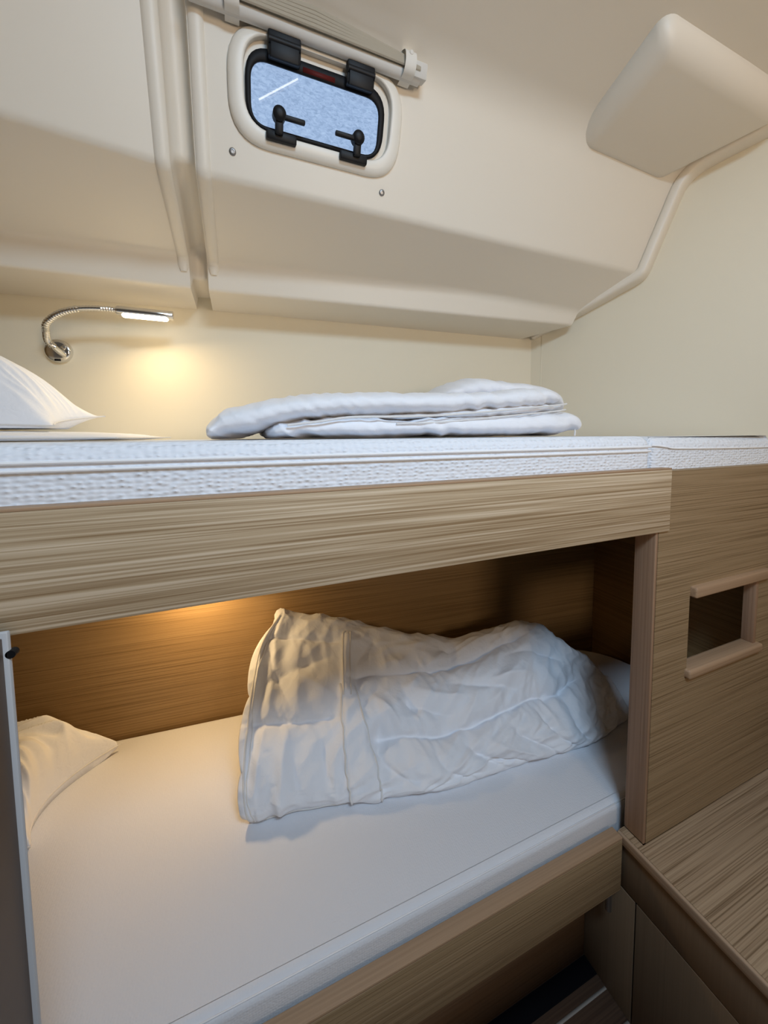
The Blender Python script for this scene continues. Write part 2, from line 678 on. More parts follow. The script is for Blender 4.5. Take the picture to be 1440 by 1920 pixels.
win = thing('window_1', 'small frosted cabin window with white surround and black frame', 'window')
win['kind'] = 'structure'
bm = bmesh.new()
o_out = rect(WX0, WX1, WW0, WW1, 0.062)
o_in = rect(0.0265, 0.2735, 0.0760, 0.1935, 0.045)
rings = []
for pl, d in ((o_out, -0.002), (o_out, 0.004), (inset_poly(o_out, 0.0025), 0.008), (inset_poly(o_out, 0.007), 0.0105), (inset_poly(o_out, 0.012), 0.0113),
              (inset_poly(o_in, -0.003), 0.0115), (inset_poly(o_in, -0.001), 0.0108), (o_in, 0.009), (o_in, -0.004)):
    rings.append([bm.verts.new(tpan(p.x, p.y, d)) for p in pl])
n = len(o_out)
for r0, r1 in zip(rings, rings[1:]):
    for k in range(n):
        bm.faces.new((r0[k], r0[(k + 1) % n], r1[(k + 1) % n], r1[k]))
obj('window_surround', bm, GELW, win, True, 50)
bm = bmesh.new()
f_out = rect(0.0285, 0.2625, 0.0770, 0.1815, 0.042)
f_in = rect(0.0370, 0.2520, 0.0840, 0.1650, 0.026)
rings = []
for pl, d in ((f_out, 0.0005), (f_out, 0.006), (inset_poly(f_out, 0.002), 0.0075), (inset_poly(f_in, -0.002), 0.0075), (f_in, 0.006), (f_in, 0.0005)):
    rings.append([bm.verts.new(tpan(p.x, p.y, d)) for p in pl])
n = len(f_out)
for r0, r1 in zip(rings, rings[1:]):
    for k in range(n):
        bm.faces.new((r0[k], r0[(k + 1) % n], r1[(k + 1) % n], r1[k]))
obj('window_frame', bm, RUBBER, win, True, 50)
ring_stack('pane', rect(0.034, 0.256, 0.080, 0.170, 0.028), [(0, 0.0012), (0, 0.0032)], tpan, PANE, win)


def pbox(name, x0, x1, w0, w1, d0, d1, mat, parent, bevel=0.002, skew=0.0):
    return box(name, x0, x1, w0, w1, d0, d1, mat, parent, bevel, 2, lambda c: on_panel(c.x + skew * (c.y - w0), c.y, c.z))


for x0, x1 in ((0.062, 0.112), (0.187, 0.235)):
    h = pbox('hinge', x0, x1, 0.168, 0.200, 0.006, 0.021, BLACK, win, 0.003)
    pbox('hinge_leaf', x0 + 0.003, x1 - 0.003, 0.1655, 0.186, 0.018, 0.0245, BLACK, h, 0.002)
    tube('hinge_pin', [on_panel(x0 + 0.001, 0.187, 0.021), on_panel(x1 - 0.001, 0.187, 0.021)], 0.005, BLACK, h, 12)
for x0, x1, xk, dirn in ((0.059, 0.108, 0.079, 1), (0.183, 0.233, 0.212, -1)):
    l = pbox('latch', x0, x1, 0.0645, 0.078, 0.008, 0.020, BLACK, win, 0.003)
    pbox('latch_stem', xk - 0.0065, xk + 0.0065, 0.072, 0.098, 0.016, 0.026, BLACK, l, 0.003)
    cpts = [Vector((xk + 0.0105 * math.cos(a * math.pi / 10), 0.0985 + 0.0105 * math.sin(a * math.pi / 10))) for a in range(20)]
    ring_stack('latch_knob', cpts, [(0, 0.012), (0, 0.028), (0.003, 0.031), (0.007, 0.032)], tpan, BLACK, l)
    pbox('latch_handle', min(xk, xk + dirn * 0.041), max(xk, xk + dirn * 0.041), 0.0925, 0.0995, 0.021, 0.029, BLACK, l, 0.002)
pbox('warning_label', 0.117, 0.170, 0.1675, 0.1740, 0.0074, 0.0082, REDL, win, 0)['label'] = 'dim red warning label on the black frame'

# ------------------------------------------------------------------ rolled blind above the window
bl = thing('window_blind', 'rolled beige fabric blind strapped above the small window', 'blind')
tube('rolled_fabric', [on_panel(-0.045, 0.2085, 0.016), on_panel(0.316, 0.2085, 0.016)], 0.0105, BLINDF, bl, 20)
bm = bmesh.new()
for k in range(5):
    w = 0.2155 + k * 0.0030
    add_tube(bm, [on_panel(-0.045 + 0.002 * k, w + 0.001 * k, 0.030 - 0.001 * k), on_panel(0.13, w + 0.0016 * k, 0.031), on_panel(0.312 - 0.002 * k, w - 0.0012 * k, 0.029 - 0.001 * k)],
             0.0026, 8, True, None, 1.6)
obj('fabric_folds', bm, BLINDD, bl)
pbox('end_batten', 0.300, 0.326, 0.203, 0.226, 0.008, 0.030, BLINDF, bl, 0.003)
for xs in (0.012, 0.291):
    prof = [(0.196, 0.004), (0.199, 0.018), (0.203, 0.031), (0.213, 0.0355), (0.224, 0.034), (0.233, 0.028), (0.238, 0.012)]
    bm = bmesh.new()
    pr = smooth_path([(w, d, 0) for w, d in prof], 4)
    rows = []
    for q in pr:
        rows.append([bm.verts.new(on_panel(xs + dx, q.x, q.y + dd)) for dx, dd in ((-0.010, 0), (0.010, 0), (0.010, 0.0015), (-0.010, 0.0015))])
    for a, b in zip(rows, rows[1:]):
        for k in range(4):
            bm.faces.new((a[k], a[(k + 1) % 4], b[(k + 1) % 4], b[k]))
    bm.faces.new(rows[0]); bm.faces.new(rows[-1][::-1])
    s = obj('strap', bm, STRAP, bl, True, 50)
    c = [Vector((xs + 0.0035 * math.cos(a * math.pi / 6), 0.229 + 0.0035 * math.sin(a * math.pi / 6))) for a in range(12)]
    ring_stack('snap_button', c, [(0, 0.028), (0, 0.0345), (0.001, 0.0355)], tpan, STRAP, s)

# ------------------------------------------------------------------ upper bunk
ub = thing('upper_bunk', 'upper bunk board with a broad limed oak front rail', 'bunk')
box('front_rail', -0.80, 0.737, 0.430, 0.450, -0.180, -0.0655, OAK, ub, 0.0015)
box('rail_lipping', -0.80, 0.737, 0.4305, 0.4495, -0.0657, -0.0625, OAKL, ub, 0.0008)
bm = bmesh.new()
v = []
for x in (-0.798, 1.205):
    for y in (0.456, wall_y(x) - 0.003):
        for z in (-0.140, -0.118):
            v.append(bm.verts.new((x, y, z)))
for f in ((0, 1, 3, 2), (4, 6, 7, 5), (0, 4, 5, 1), (2, 3, 7, 6), (0, 2, 6, 4), (1, 5, 7, 3)):
    bm.faces.new([v[i] for i in f])
obj('base_board', bm, OAKB, ub, False)


def slab_mattress(name, outline, z0, z1, r, mat, label, cat, group=None, crown=0.0):
    prof = []
    for k in range(7):
        a = math.pi / 2 * k / 6
        prof.append((r * 0.6 * (1 - math.sin(a)), z0 + r * 0.6 * (1 - math.cos(a))))
    prof.append((0, (z0 + z1) * 0.5))
    for k in range(9):
        a = math.pi / 2 * k / 8
        prof.append((r * (1 - math.cos(a)), z1 - r * (1 - math.sin(a))))
    o = ring_stack(name, outline, prof, ident, mat, None, True, True, None)
    for p in o.data.polygons:
        if len(p.vertices) > 4:
            p.use_smooth = False
    return tag(o, label, cat, group)


def dense(pl, step=0.03):
    out = []
    for a, b in zip(pl, pl[1:] + pl[:1]):
        m = max(1, int((b - a).length / step))
        for k in range(m):
            out.append(a.lerp(b, k / m))
    return out


ol = dense(round_poly([(-0.79, 0.455), (0.7175, 0.455), (0.7175, wall_y(0.72) - 0.004), (-0.79, wall_y(-0.79) - 0.004)], [0.02, 0.018, 0.02, 0.02], 4))
um = slab_mattress('mattress', ol, -0.1175, -0.004, 0.020, KNIT,
                   'long white knit mattress with double piping on the upper bunk', 'mattress', None, 0.001)
for z in (-0.0235, -0.0315):
    tube('piping', smooth_path([(-0.79, 0.4538, z), (-0.2, 0.4536, z + 0.0005), (0.2, 0.4536, z), (0.55, 0.4536, z - 0.0005),
                                (0.698, 0.4545, z - 0.0005), (0.7125, 0.4585, z - 0.0005), (0.7180, 0.474, z - 0.0005), (0.7180, 0.60, z)], 8), 0.0020, PIPE, um, 8)
ol2 = dense(round_poly([(0.7215, 0.457), (right_x(0.457) - 0.035, 0.457), (right_x(0.93) - 0.035, 0.93), (0.90, wall_y(0.9) - 0.025), (0.7215, wall_y(0.72) - 0.008)],
                       [0.018, 0.01, 0.02, 0.02, 0.02], 4))
um2 = slab_mattress('mattress', ol2, -0.1175, -0.006, 0.022, KNIT,
                    'short white end mattress on the upper bunk against the right wall', 'mattress', None, 0.002)
tube('piping', smooth_path([(0.7205, 0.50, -0.024), (0.7225, 0.466, -0.0225), (0.731, 0.4565, -0.0225), (0.76, 0.4555, -0.0255), (0.80, 0.4555, -0.029), (1.0, 0.4555, -0.0315), (1.19, 0.4555, -0.032)], 8), 0.0014, PIPE, um2, 8)

# ------------------------------------------------------------------ right-hand partition with the grab opening
pp = thing('bunk_partition', 'oak panel right of the lower bunk with a rectangular grab opening', 'panel')
bm = bmesh.new()
X0, X1, Z0, Z1 = 0.7125, 1.228, -0.797, -0.0685
HX0, HX1, HZ0, HZ1 = 0.814, 1.050, -0.466, -0.318
xs = [X0, HX0, HX1, X1]; zs = [Z0, HZ0, HZ1, Z1]
grid = {}
for yi, y in enumerate((0.434, 0.454)):
    for i, x in enumerate(xs):
        for j, z in enumerate(zs):
            grid[yi, i, j] = bm.verts.new((x, y, z))
for i in range(3):
    for j in range(3):
        if i == 1 and j == 1:
            continue
        for yi in (0, 1):
            q = [grid[yi, i, j], grid[yi, i + 1, j], grid[yi, i + 1, j + 1], grid[yi, i, j + 1]]
            bm.faces.new(q if yi == 0 else q[::-1])
for i in range(3):
    bm.faces.new((grid[0, i, 0], grid[1, i, 0], grid[1, i + 1, 0], grid[0, i + 1, 0]))
    bm.faces.new((grid[0, i, 3], grid[0, i + 1, 3], grid[1, i + 1, 3], grid[1, i, 3]))
    bm.faces.new((grid[0, 0, i], grid[0, 0, i + 1], grid[1, 0, i + 1], grid[1, 0, i]))
    bm.faces.new((grid[0, 3, i], grid[1, 3, i], grid[1, 3, i + 1], grid[0, 3, i + 1]))
bm.faces.new((grid[0, 1, 1], grid[0, 2, 1], grid[1, 2, 1], grid[1, 1, 1]))
bm.faces.new((grid[0, 1, 2], grid[1, 1, 2], grid[1, 2, 2], grid[0, 2, 2]))
bm.faces.new((grid[0, 1, 1], grid[1, 1, 1], grid[1, 1, 2], grid[0, 1, 2]))
bm.faces.new((grid[0, 2, 1], grid[0, 2, 2], grid[1, 2, 2], grid[1, 2, 1]))
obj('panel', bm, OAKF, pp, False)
box('post', 0.7055, 0.7125, 0.434, 0.473, -0.797, -0.1805, OAKV, pp, 0.0022, 3)['label'] = 'reddish solid oak edge post'
box('upper_lip', 0.815, 1.083, 0.4225, 0.447, -0.3205, -0.2985, OAKL, pp, 0.004, 3)
box('lower_lip', 0.808, 1.068, 0.4235, 0.458, -0.4845, -0.4655, OAKL, pp, 0.005, 3)
box('jamb', 1.046, 1.056, 0.4325, 0.4545, -0.4655, -0.3205, OAKV, pp, 0.001)

# ------------------------------------------------------------------ lower bunk
lb = thing('lower_bunk', 'lower bunk base with a narrow oak front rail', 'bunk')
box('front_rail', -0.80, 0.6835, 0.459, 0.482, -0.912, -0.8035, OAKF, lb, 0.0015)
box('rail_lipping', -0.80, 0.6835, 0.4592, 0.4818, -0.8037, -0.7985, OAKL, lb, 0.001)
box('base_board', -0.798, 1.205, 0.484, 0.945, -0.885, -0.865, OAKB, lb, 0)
box('kick_panel', -0.798, 0.6885, 0.541, 0.556, -1.1755, -0.886, OAKL, lb, 0)  # paler oak stands in for light bounced onto this panel
cl = [Vector((0.669 + 0.006 * math.cos(a * math.pi / 8), 0.4735 + 0.006 * math.sin(a * math.pi / 8))) for a in range(16)]
ring_stack('catch', cl, [(0.001, -0.966), (0, -0.965), (0, -0.912)], ident, BRUSHED, lb)['label'] = 'small metal catch pin under the rail'

ol = dense(round_poly([(-0.79, 0.4895), (1.203, 0.4895), (1.203, wall_y(1.203) - 0.006), (-0.79, wall_y(-0.79) - 0.004)], [0.02, 0.02, 0.24, 0.03], 12))
lm = slab_mattress('mattress', ol, -0.8640, -0.764, 0.016, KNITF,
                   'smooth white mattress on the lower bunk', 'mattress', None, 0.001)
tube('piping', [(-0.79, 0.4932, -0.7688), (1.19, 0.4932, -0.7688)], 0.0011, PIPE, lm, 8)

# ------------------------------------------------------------------ locker step at right
lk = thing('locker', 'low oak topped locker step in front of the right partition', 'locker')
bm = bmesh.new()
add_box(bm, 0.690, 1.226, -0.35, 0.4335, -0.8165, -0.797, 0.0)
add_box(bm, 0.690, 0.7052, 0.4335, 0.4716, -0.8165, -0.797, 0.0)
obj('top', bm, OAKT, lk, False)
box('top_nosing', 0.6835, 0.6905, -0.35, 0.4715, -0.8165, -0.7965, OAKLY, lk, 0.0025, 3)
box('body', 0.694, 1.226, -0.35, 0.4335, -1.1755, -0.8166, GAPM, lk, 0)
box('apron', 0.690, 0.6938, -0.35, 0.4716, -0.910, -0.8166, LAM, lk, 0.0005)
box('end_panel', 0.690, 0.6938, 0.4355, 0.5570, -1.1755, -0.9135, LAM, lb, 0.0005)
box('door', 0.690, 0.6938, -0.34, 0.4325, -1.1735, -0.9125, LAM, lk, 0.0006)

# ------------------------------------------------------------------ dark partition at the left edge of the view
dp = thing('doorway_partition', 'narrow dark partition with pale edging at the left beside the lower bunk', 'panel')
box('panel', -0.205, -0.1712, 0.10, 0.357, -1.175, -0.150, DARKW, dp, 0.001)
box('edging', -0.206, -0.1680, 0.357, 0.3615, -1.175, -0.146, ALU, dp, 0.0015)
c = [Vector((-0.1675 + 0.0032 * math.cos(a * math.pi / 8), -0.164 + 0.0032 * math.sin(a * math.pi / 8))) for a in range(16)]
ring_stack('catch', c, [(0, 0.357), (0, 0.3628), (0.001, 0.3632)], lambda x, z, y: Vector((x, y, z)), BLACK, dp)

# ------------------------------------------------------------------ reading lamps
def reading_lamp(dx, dz, label, power, aim, col):
    T = thing('reading_lamp', label, 'lamp', 'chrome flexible reading lamps')

    def q(x, y, z):
        return Vector((x + dx, y + WS * dx, z + dz))
    base_c = Vector((-0.381, wall_y(-0.381), 0.204))

    def tb(x, z, d):
        return q(base_c.x + x, base_c.y - d - WS * -x * 0 + WS * x, base_c.z + z)
    R_ = 0.0265
    circ = [Vector((R_ * math.cos(-a * math.pi / 20), R_ * math.sin(-a * math.pi / 20))) for a in range(40)][::-1]
    b = ring_stack('wall_rose', circ, [(0, 0.0005), (0, 0.010), (0.001, 0.0125), (0.003, 0.0145), (0.008, 0.0155)], tb, CHROME, T)
    for sx, sz in ((-0.013, 0.008), (0.014, 0.008)):
        c2 = [Vector((sx + 0.0028 * math.cos(a * math.pi / 6), sz + 0.0028 * math.sin(a * math.pi / 6))) for a in range(12)]
        ring_stack('screw', c2, [(0, 0.014), (0, 0.0165)], tb, BRUSHED, b)
    bm = bmesh.new()
    add_box(bm, -0.006, 0.006, -0.024, -0.0195, 0.012, 0.0168, 0.001, 2, lambda c: tb(c.x, c.y, c.z))
    obj('switch', bm, BLACK, b)
    tube('socket', [tb(0.012, -0.010, 0.013), tb(0.006, -0.002, 0.028), tb(-0.001, 0.008, 0.042)], [0.0065, 0.0065, 0.0055], CHROME, T, 14)
    arm = smooth_path([tb(0.002, 0.004, 0.036), tb(-0.003, 0.012, 0.049), q(-0.380, 1.028, 0.228), q(-0.371, 1.005, 0.243), q(-0.352, 0.990, 0.257), q(-0.328, 0.979, 0.267),
                       q(-0.303, 0.974, 0.2735), q(-0.275, 0.971, 0.2765), q(-0.250, 0.970, 0.2775), q(-0.230, 0.970, 0.2770)], 10)
    rr = []
    for i in range(len(arm)):
        rr.append((0.0066 if i < 60 else 0.0056) * (1.0 + (0.10 if i % 2 else -0.05)))
    tube('flexible_arm', arm, rr, CHROME, T, 12)
    tube('head', [q(-0.236, 0.970, 0.2770), q(-0.2325, 0.970, 0.2768), q(-0.129, 0.970, 0.2765), q(-0.1275, 0.970, 0.2765)], [0.008, 0.0098, 0.0098, 0.0090], CHROME, T, 24)
    tube('neck', [q(-0.249, 0.970, 0.2772), q(-0.236, 0.970, 0.2768)], 0.0052, CHROME, T, 14)
    led = tube('led_diffuser', [q(-0.2255, 0.968, 0.2685), q(-0.222, 0.968, 0.2683), q(-0.141, 0.968, 0.2679), q(-0.1375, 0.968, 0.2679)], [0.003, 0.0062, 0.0062, 0.003], LED, T, 14)
    led['label'] = 'glowing warm LED tube'
    d = bpy.data.lights.new('reading_lamp_light', 'AREA')
    d.shape = 'RECTANGLE'; d.size = 0.085; d.size_y = 0.012
    d.energy = power; d.color = col
    lo = bpy.data.objects.new('reading_lamp_light', d)
    COL.objects.link(lo)
    lo.location = q(-0.181, 0.962, 0.2600)
    lo.rotation_euler = Vector(aim).to_track_quat('-Z', 'X').to_euler()
    lo.parent = T
    return T


reading_lamp(0, 0, 'chrome gooseneck reading lamp glowing on the cream wall above the upper bunk', 0.52, (0.15, -0.25, -1.0), (1.0, 0.74, 0.40))
reading_lamp(0.06, -0.600, 'lit chrome gooseneck reading lamp hidden high under the upper bunk', 1.25, (0.05, 0.35, -1.0), (1.0, 0.67, 0.31))
#BEDDING
# slim LED strip light on the aft side of the cabin, facing the bunks (seen mirrored in the window pane)
sl = thing('strip_light', 'slim white LED strip light on the cabin side facing the bunks', 'lamp')
tube('housing', [Vector((0.144, -1.0, 0.616)) + Vector((0, -0.012, 0)), Vector((0.319, -1.0, 0.730)) + Vector((0, -0.012, 0))], 0.012, ALU, sl, 12)
tube('led_tube', [(0.144, -1.0, 0.616), (0.319, -1.0, 0.730)], 0.0034, emit('strip_led', (1.0, 0.95, 0.80), 12.0), sl, 12)

# ------------------------------------------------------------------ bedding
def grid_mesh(P, name, mat, parent=None, wrap_v=False, close_u=True):
    """P: (nu, nv, 3) array -> quad mesh; ends closed with fans when wrap_v."""
    nu, nv = P.shape[:2]
    verts = P.reshape(-1, 3).tolist()
    faces = []
    for i in range(nu - 1):
        for j in range(nv if wrap_v else nv - 1):
            j2 = (j + 1) % nv
            faces.append((i * nv + j, i * nv + j2, (i + 1) * nv + j2, (i + 1) * nv + j))
    if wrap_v and close_u:
        for i in (0, nu - 1):
            c = len(verts)
            verts.append(P[i].mean(axis=0).tolist())
            for j in range(nv):
                faces.append((i * nv + j, i * nv + (j + 1) % nv, c))
    me = bpy.data.meshes.new(name)
    me.from_pydata(verts, [], faces)
    bm = bmesh.new(); bm.from_mesh(me)
    bmesh.ops.recalc_face_normals(bm, faces=bm.faces[:])
    bm.to_mesh(me); bm.free()
    return link(name, me, mat, parent, True)


def crom(K, n):
    """Catmull-Rom interpolation of control array K (m, ...) to n samples along axis 0."""
    m = K.shape[0]
    t = np.linspace(0, m - 1, n)
    i = np.minimum(t.astype(int), m - 2)
    f = (t - i).reshape((-1,) + (1,) * (K.ndim - 1))
    p1 = K[i]; p2 = K[i + 1]
    p0 = K[np.maximum(i - 1, 0)]; p3 = K[np.minimum(i + 2, m - 1)]
    return 0.5 * ((2 * p1) + (p2 - p0) * f + (2 * p0 - 5 * p1 + 4 * p2 - p3) * f ** 2 + (3 * p1 - p0 - 3 * p2 + p3) * f ** 3)


def normals(P):
    du = np.gradient(P, axis=0); dv = np.gradient(P, axis=1)
    n = np.cross(du, dv)
    return n / np.maximum(np.linalg.norm(n, axis=2, keepdims=True), 1e-9)


# ---- lower duvet: control columns from its left edge to its right end
FR = np.array([(.004, .733), (.19, .700), (.385, .647), (.62, .632), (.80, .615), (.945, .640)])
RG = np.array([(.090, .985, -.463), (.262, .955, -.503), (.530, .870, -.572), (.762, .826, -.548), (.868, .735, -.607), (.955, .715, -.690)])


def duvet_base(nu=300, nv=230):
    cols = []
    for (fx, fy), (rx, ry, rz) in zip(FR, RG):
        zb = -0.7625
        dz = rz - zb; dy = ry - fy; dx = rx - fx
        back = min(ry + 0.045, 1.03)
        cols.append([(fx, fy, zb), (fx + .0 * dx, fy - .010, zb + .10 * dz), (fx + .05 * dx, fy + .03 * dy, zb + .26 * dz), (fx + .25 * dx, fy + .24 * dy, zb + .46 * dz),
                     (fx + .5 * dx, fy + .50 * dy, zb + .67 * dz), (fx + .75 * dx, fy + .76 * dy, zb + .86 * dz), (fx + .97 * dx, fy + .97 * dy, zb + .99 * dz),
                     (rx + .0, back, rz - .03), (rx, back + .005, zb + .35 * dz), (rx - .02, back - .01, zb)])
    K = np.array(cols)
    K[0, 1:6, 0] -= np.array([.012, .022, .030, .034, .030])
    P = crom(K, nu)
    P = crom(P.transpose(1, 0, 2), nv).transpose(1, 0, 2)
    return P
#ENDBASE


def duvet_lower():
    nu, nv = 320, 240
    P = duvet_base(nu, nv)
    U, V = np.meshgrid(np.linspace(0, 1, nu), np.linspace(0, 1, nv) * 9 / 6.0, indexing='ij')   # V = 1 at the ridge
    Nn = normals(P)
    if Nn[nu // 2, nv // 3, 1] > 0:
        Nn = -Nn
    # real lengths for isotropic noise
    sx = U * 0.95; sy = V * 0.42
    D = np.zeros_like(U)
    # quilting seams (u, v) polylines
    seams = SEAMS
    for pts, dep, wid, puck, lam in seams:
        pu = np.array([p[0] for p in pts]); pv = np.array([p[1] for p in pts])
        vs = np.interp(U, pu, pv)
        fade = np.clip((U - pu[0] + 0.01) / 0.03, 0, 1) * np.clip((pu[-1] + 0.01 - U) / 0.03, 0, 1)
        d = (V - vs + 0.012 * pnoise(U * 22, V * 0, 3)) * 0.42
        ad = np.abs(d)
        D -= fade * (dep * np.exp(-(ad / wid) ** 1.2) + 0.9 * dep * np.exp(-(ad / 0.045) ** 1.5))
        sk = U * 0.95 + d * 0.35
        puckn = ridged(sk * 26 + 0.8 * pnoise(sk * 9, d * 12, 15), d * 4, 5) - 0.5
        D += fade * 1.35 * puck * np.exp(-ad / lam) * puckn * np.clip(ad / 0.006, 0.25, 1)
    # long creases
    for (u0, v0, u1, v1, amp, wid) in CREASES:
        x0, y0, x1, y1 = u0 * .95, v0 * .42, u1 * .95, v1 * .42
        L2 = (x1 - x0) ** 2 + (y1 - y0) ** 2
        t = np.clip(((sx - x0) * (x1 - x0) + (sy - y0) * (y1 - y0)) / L2, 0, 1)
        wob = 0.012 * pnoise(sx * 9, sy * 9, 9)
        dx = sx - (x0 + t * (x1 - x0)) + wob; dy = sy - (y0 + t * (y1 - y0)) + wob
        d2 = dx * dx + dy * dy
        D += amp * np.sin(np.pi * np.clip(t, 0.02, 0.98)) ** 0.5 * 1.25 * np.exp(-np.sqrt(d2 + 1e-7) / (wid * 0.8))
    # soft lumps, directional folds and fine crumple
    wx = sx + 0.02 * pnoise(sx * 8, sy * 8, 1); wy = sy + 0.02 * pnoise(sx * 8 + 7, sy * 8, 2)
    D += 0.016 * pnoise(wx * 7, wy * 7, 4)
    ca, sa = math.cos(0.9), math.sin(0.9)
    a1 = wx * ca + wy * sa; b1 = -wx * sa + wy * ca
    D += 0.0085 * np.clip((U - 0.12) / 0.1, 0.35, 1) * (ridged(a1 * 6, b1 * 17, 6) - 0.6)
    D += 0.0028 * (ridged(wx * 24, wy * 24, 8) - 0.6)
    D += 0.0075 * (ridged(wx * 21 + 0.25 * np.sin(sy * 20), wy * 3.5, 21) - 0.6) * np.clip((0.20 - U) / 0.03, 0, 1)
    D += 0.0060 * np.clip((U - 0.15) / 0.08, 0.2, 1) * (ridged(a1 * 12 + 3, b1 * 34, 16) - 0.6) * np.clip(0.5 + 1.5 * pnoise(sx * 5, sy * 5, 17), 0, 1)
    # right end hangs smooth, edges gather
    edge = np.exp(-(V * 0.42) / 0.03)
    D += 0.004 * edge * pnoise(sx * 40, sy * 4, 12)
    # overlapping flap: the cover opening, a band lying proud of the surface
    for (ub0, vb0, ub1, vb1, hgt) in BANDS:
        ul = np.interp(V, [p[1] for p in ub0], [p[0] for p in ub0])
        ur = np.interp(V, [p[1] for p in ub1], [p[0] for p in ub1])
        m = 1 / (1 + np.exp(-(U - ul) / 0.0025)) * 1 / (1 + np.exp((U - ur) / 0.0025))
        m *= np.clip((vb1 - V) / 0.03, 0, 1) * np.clip((V - vb0) / 0.02, 0, 1)
        D += m * hgt
    low = np.clip((P[:, :, 2] + 0.762) / 0.02, 0.0, 1)
    D *= np.clip((0.995 - U) / 0.09, 0.15, 1) * np.clip((1.45 - V) / 0.2, 0.1, 1)
    P = P + Nn * (D * (0.25 + 0.75 * low))[:, :, None]
    P[:, :, 2] = np.maximum(P[:, :, 2], -0.7625)
    P[:, :, 1] = np.minimum(P[:, :, 1], 1.058 + WS * P[:, :, 0] - 0.008)
    surf = P.copy()
    # close the ends: two shrinking rings
    cL = P[0].mean(axis=0); cR = P[-1].mean(axis=0)
    hf = np.clip((P[0][:, 2] + 0.7625) / (P[0][:, 2].max() + 0.7625), 0, 1)
    lay = np.abs(np.sin(hf * 3 * np.pi + 0.5)) ** 0.6
    capL = []
    for sc_, dx, la in ((0.55, 0.0, 0.0), (0.80, -0.004, 0.5), (0.92, -0.006, 1.0), (0.975, -0.004, 0.8)):
        c = cL + (P[0] - cL) * sc_
        c[:, 0] += dx - 0.012 * la * lay
        capL.append(c)
    capR = [cR + (P[-1] - cR) * s + np.array([dx, 0, 0]) for s, dx in ((0.93, 0.012), (0.75, 0.020), (0.4, 0.024))]
    for c in capL + capR:
        c[:, 2] = np.maximum(c[:, 2], -0.7625)
    Q = np.concatenate([np.array(capL), P, np.array(capR)], axis=0)
    o = grid_mesh(Q, 'duvet', DUVET, None, True)
    tag(o, 'crumpled white quilted duvet folded up on the lower bunk mattress', 'duvet')
    # hems: piping along the left end and along the band edges
    def uvpt(u, v, lift=0.0):
        i = int(round(np.clip(u, 0, 1) * (nu - 1))); j = int(round(np.clip(v / 1.5, 0, 1) * (nv - 1)))
        return Vector(surf[i, j] + Nn[i, j] * lift)

    def hem(pts, r=0.0022, lift=0.001, name='hem'):
        return tube(name, smooth_path([uvpt(u, v, lift) for u, v in pts], 4), r, HEM, o, 8)
    hem([(0.0, v) for v in np.linspace(0.03, 1.0, 26)], 0.0026, -0.001)
    hem([(0.012 + 0.004 * math.sin(v * 17), v) for v in np.linspace(0.06, 0.93, 26)], 0.0013, 0.0)
    hem([(u, 0.045 + 0.012 * math.sin(u * 90)) for u in np.linspace(0.0, 0.19, 20)], 0.0022, 0.0)
    for (ub0, vb0, ub1, vb1, hgt) in BANDS:
        for e in (ub0, ub1):
            vv = np.linspace(vb0 + 0.01, vb1 - 0.01, 24)
            hem([(float(np.interp(v, [p[1] for p in e], [p[0] for p in e])), float(v)) for v in vv], 0.0021, 0.0008)
    return o


SEAMS = [
    ([(0.0, 0.872), (0.11, 0.858), (0.188, 0.845)], 0.008, 0.008, 0.006, 0.020),
    ([(0.0, 0.537), (0.097, 0.524), (0.186, 0.531)], 0.012, 0.012, 0.010, 0.030),
    ([(0.204, 0.688), (0.278, 0.74), (0.395, 0.825), (0.478, 0.852), (0.602, 0.90)], 0.017, 0.013, 0.011, 0.035),
    ([(0.245, 0.445), (0.318, 0.478), (0.441, 0.491), (0.535, 0.504), (0.692, 0.55), (0.789, 0.707)], 0.018, 0.014, 0.012, 0.040),
]
CREASES = [
    (0.475, 0.373, 0.545, 0.03, -0.011, 0.010), (0.542, 0.49, 0.676, 0.03, -0.012, 0.011), (0.605, 0.517, 0.726, 0.12, -0.013, 0.011),
    (0.712, 0.56, 0.773, 0.16, -0.011, 0.012), (0.441, 0.455, 0.592, 0.04, -0.012, 0.011), (0.254, 0.41, 0.351, 0.22, -0.009, 0.012),
    (0.094, 0.465, 0.11, 0.22, -0.009, 0.011), (0.298, 0.642, 0.428, 0.56, -0.013, 0.013), (0.318, 0.69, 0.351, 0.55, -0.010, 0.011),
    (0.418, 0.72, 0.605, 0.55, -0.015, 0.015), (0.518, 0.80, 0.732, 0.78, -0.012, 0.016), (0.365, 0.426, 0.475, 0.03, -0.010, 0.010),
    (0.033, 0.675, 0.164, 0.766, -0.012, 0.014), (0.037, 0.812, 0.097, 0.576, -0.010, 0.012), (0.86, 0.75, 0.863, 0.12, -0.010, 0.016),
    (0.258, 0.89, 0.211, 0.714, -0.010, 0.012), (0.398, 1.02, 0.415, 0.84, -0.028, 0.020), (0.05, 0.42, 0.02, 0.15, -0.008, 0.010),
    (0.15, 0.48, 0.17, 0.2, -0.008, 0.010), (0.25, 0.62, 0.31, 0.52, 0.012, 0.014), (0.34, 0.70, 0.45, 0.63, 0.014, 0.016),
    (0.50, 0.68, 0.62, 0.64, 0.012, 0.020), (0.10, 0.72, 0.18, 0.62, 0.010, 0.014), (0.62, 0.44, 0.70, 0.22, 0.008, 0.012),
    (0.50, 0.42, 0.60, 0.16, 0.008, 0.012), (0.30, 0.36, 0.36, 0.15, 0.008, 0.014), (0.06, 0.30, 0.08, 0.08, 0.009, 0.012),
]
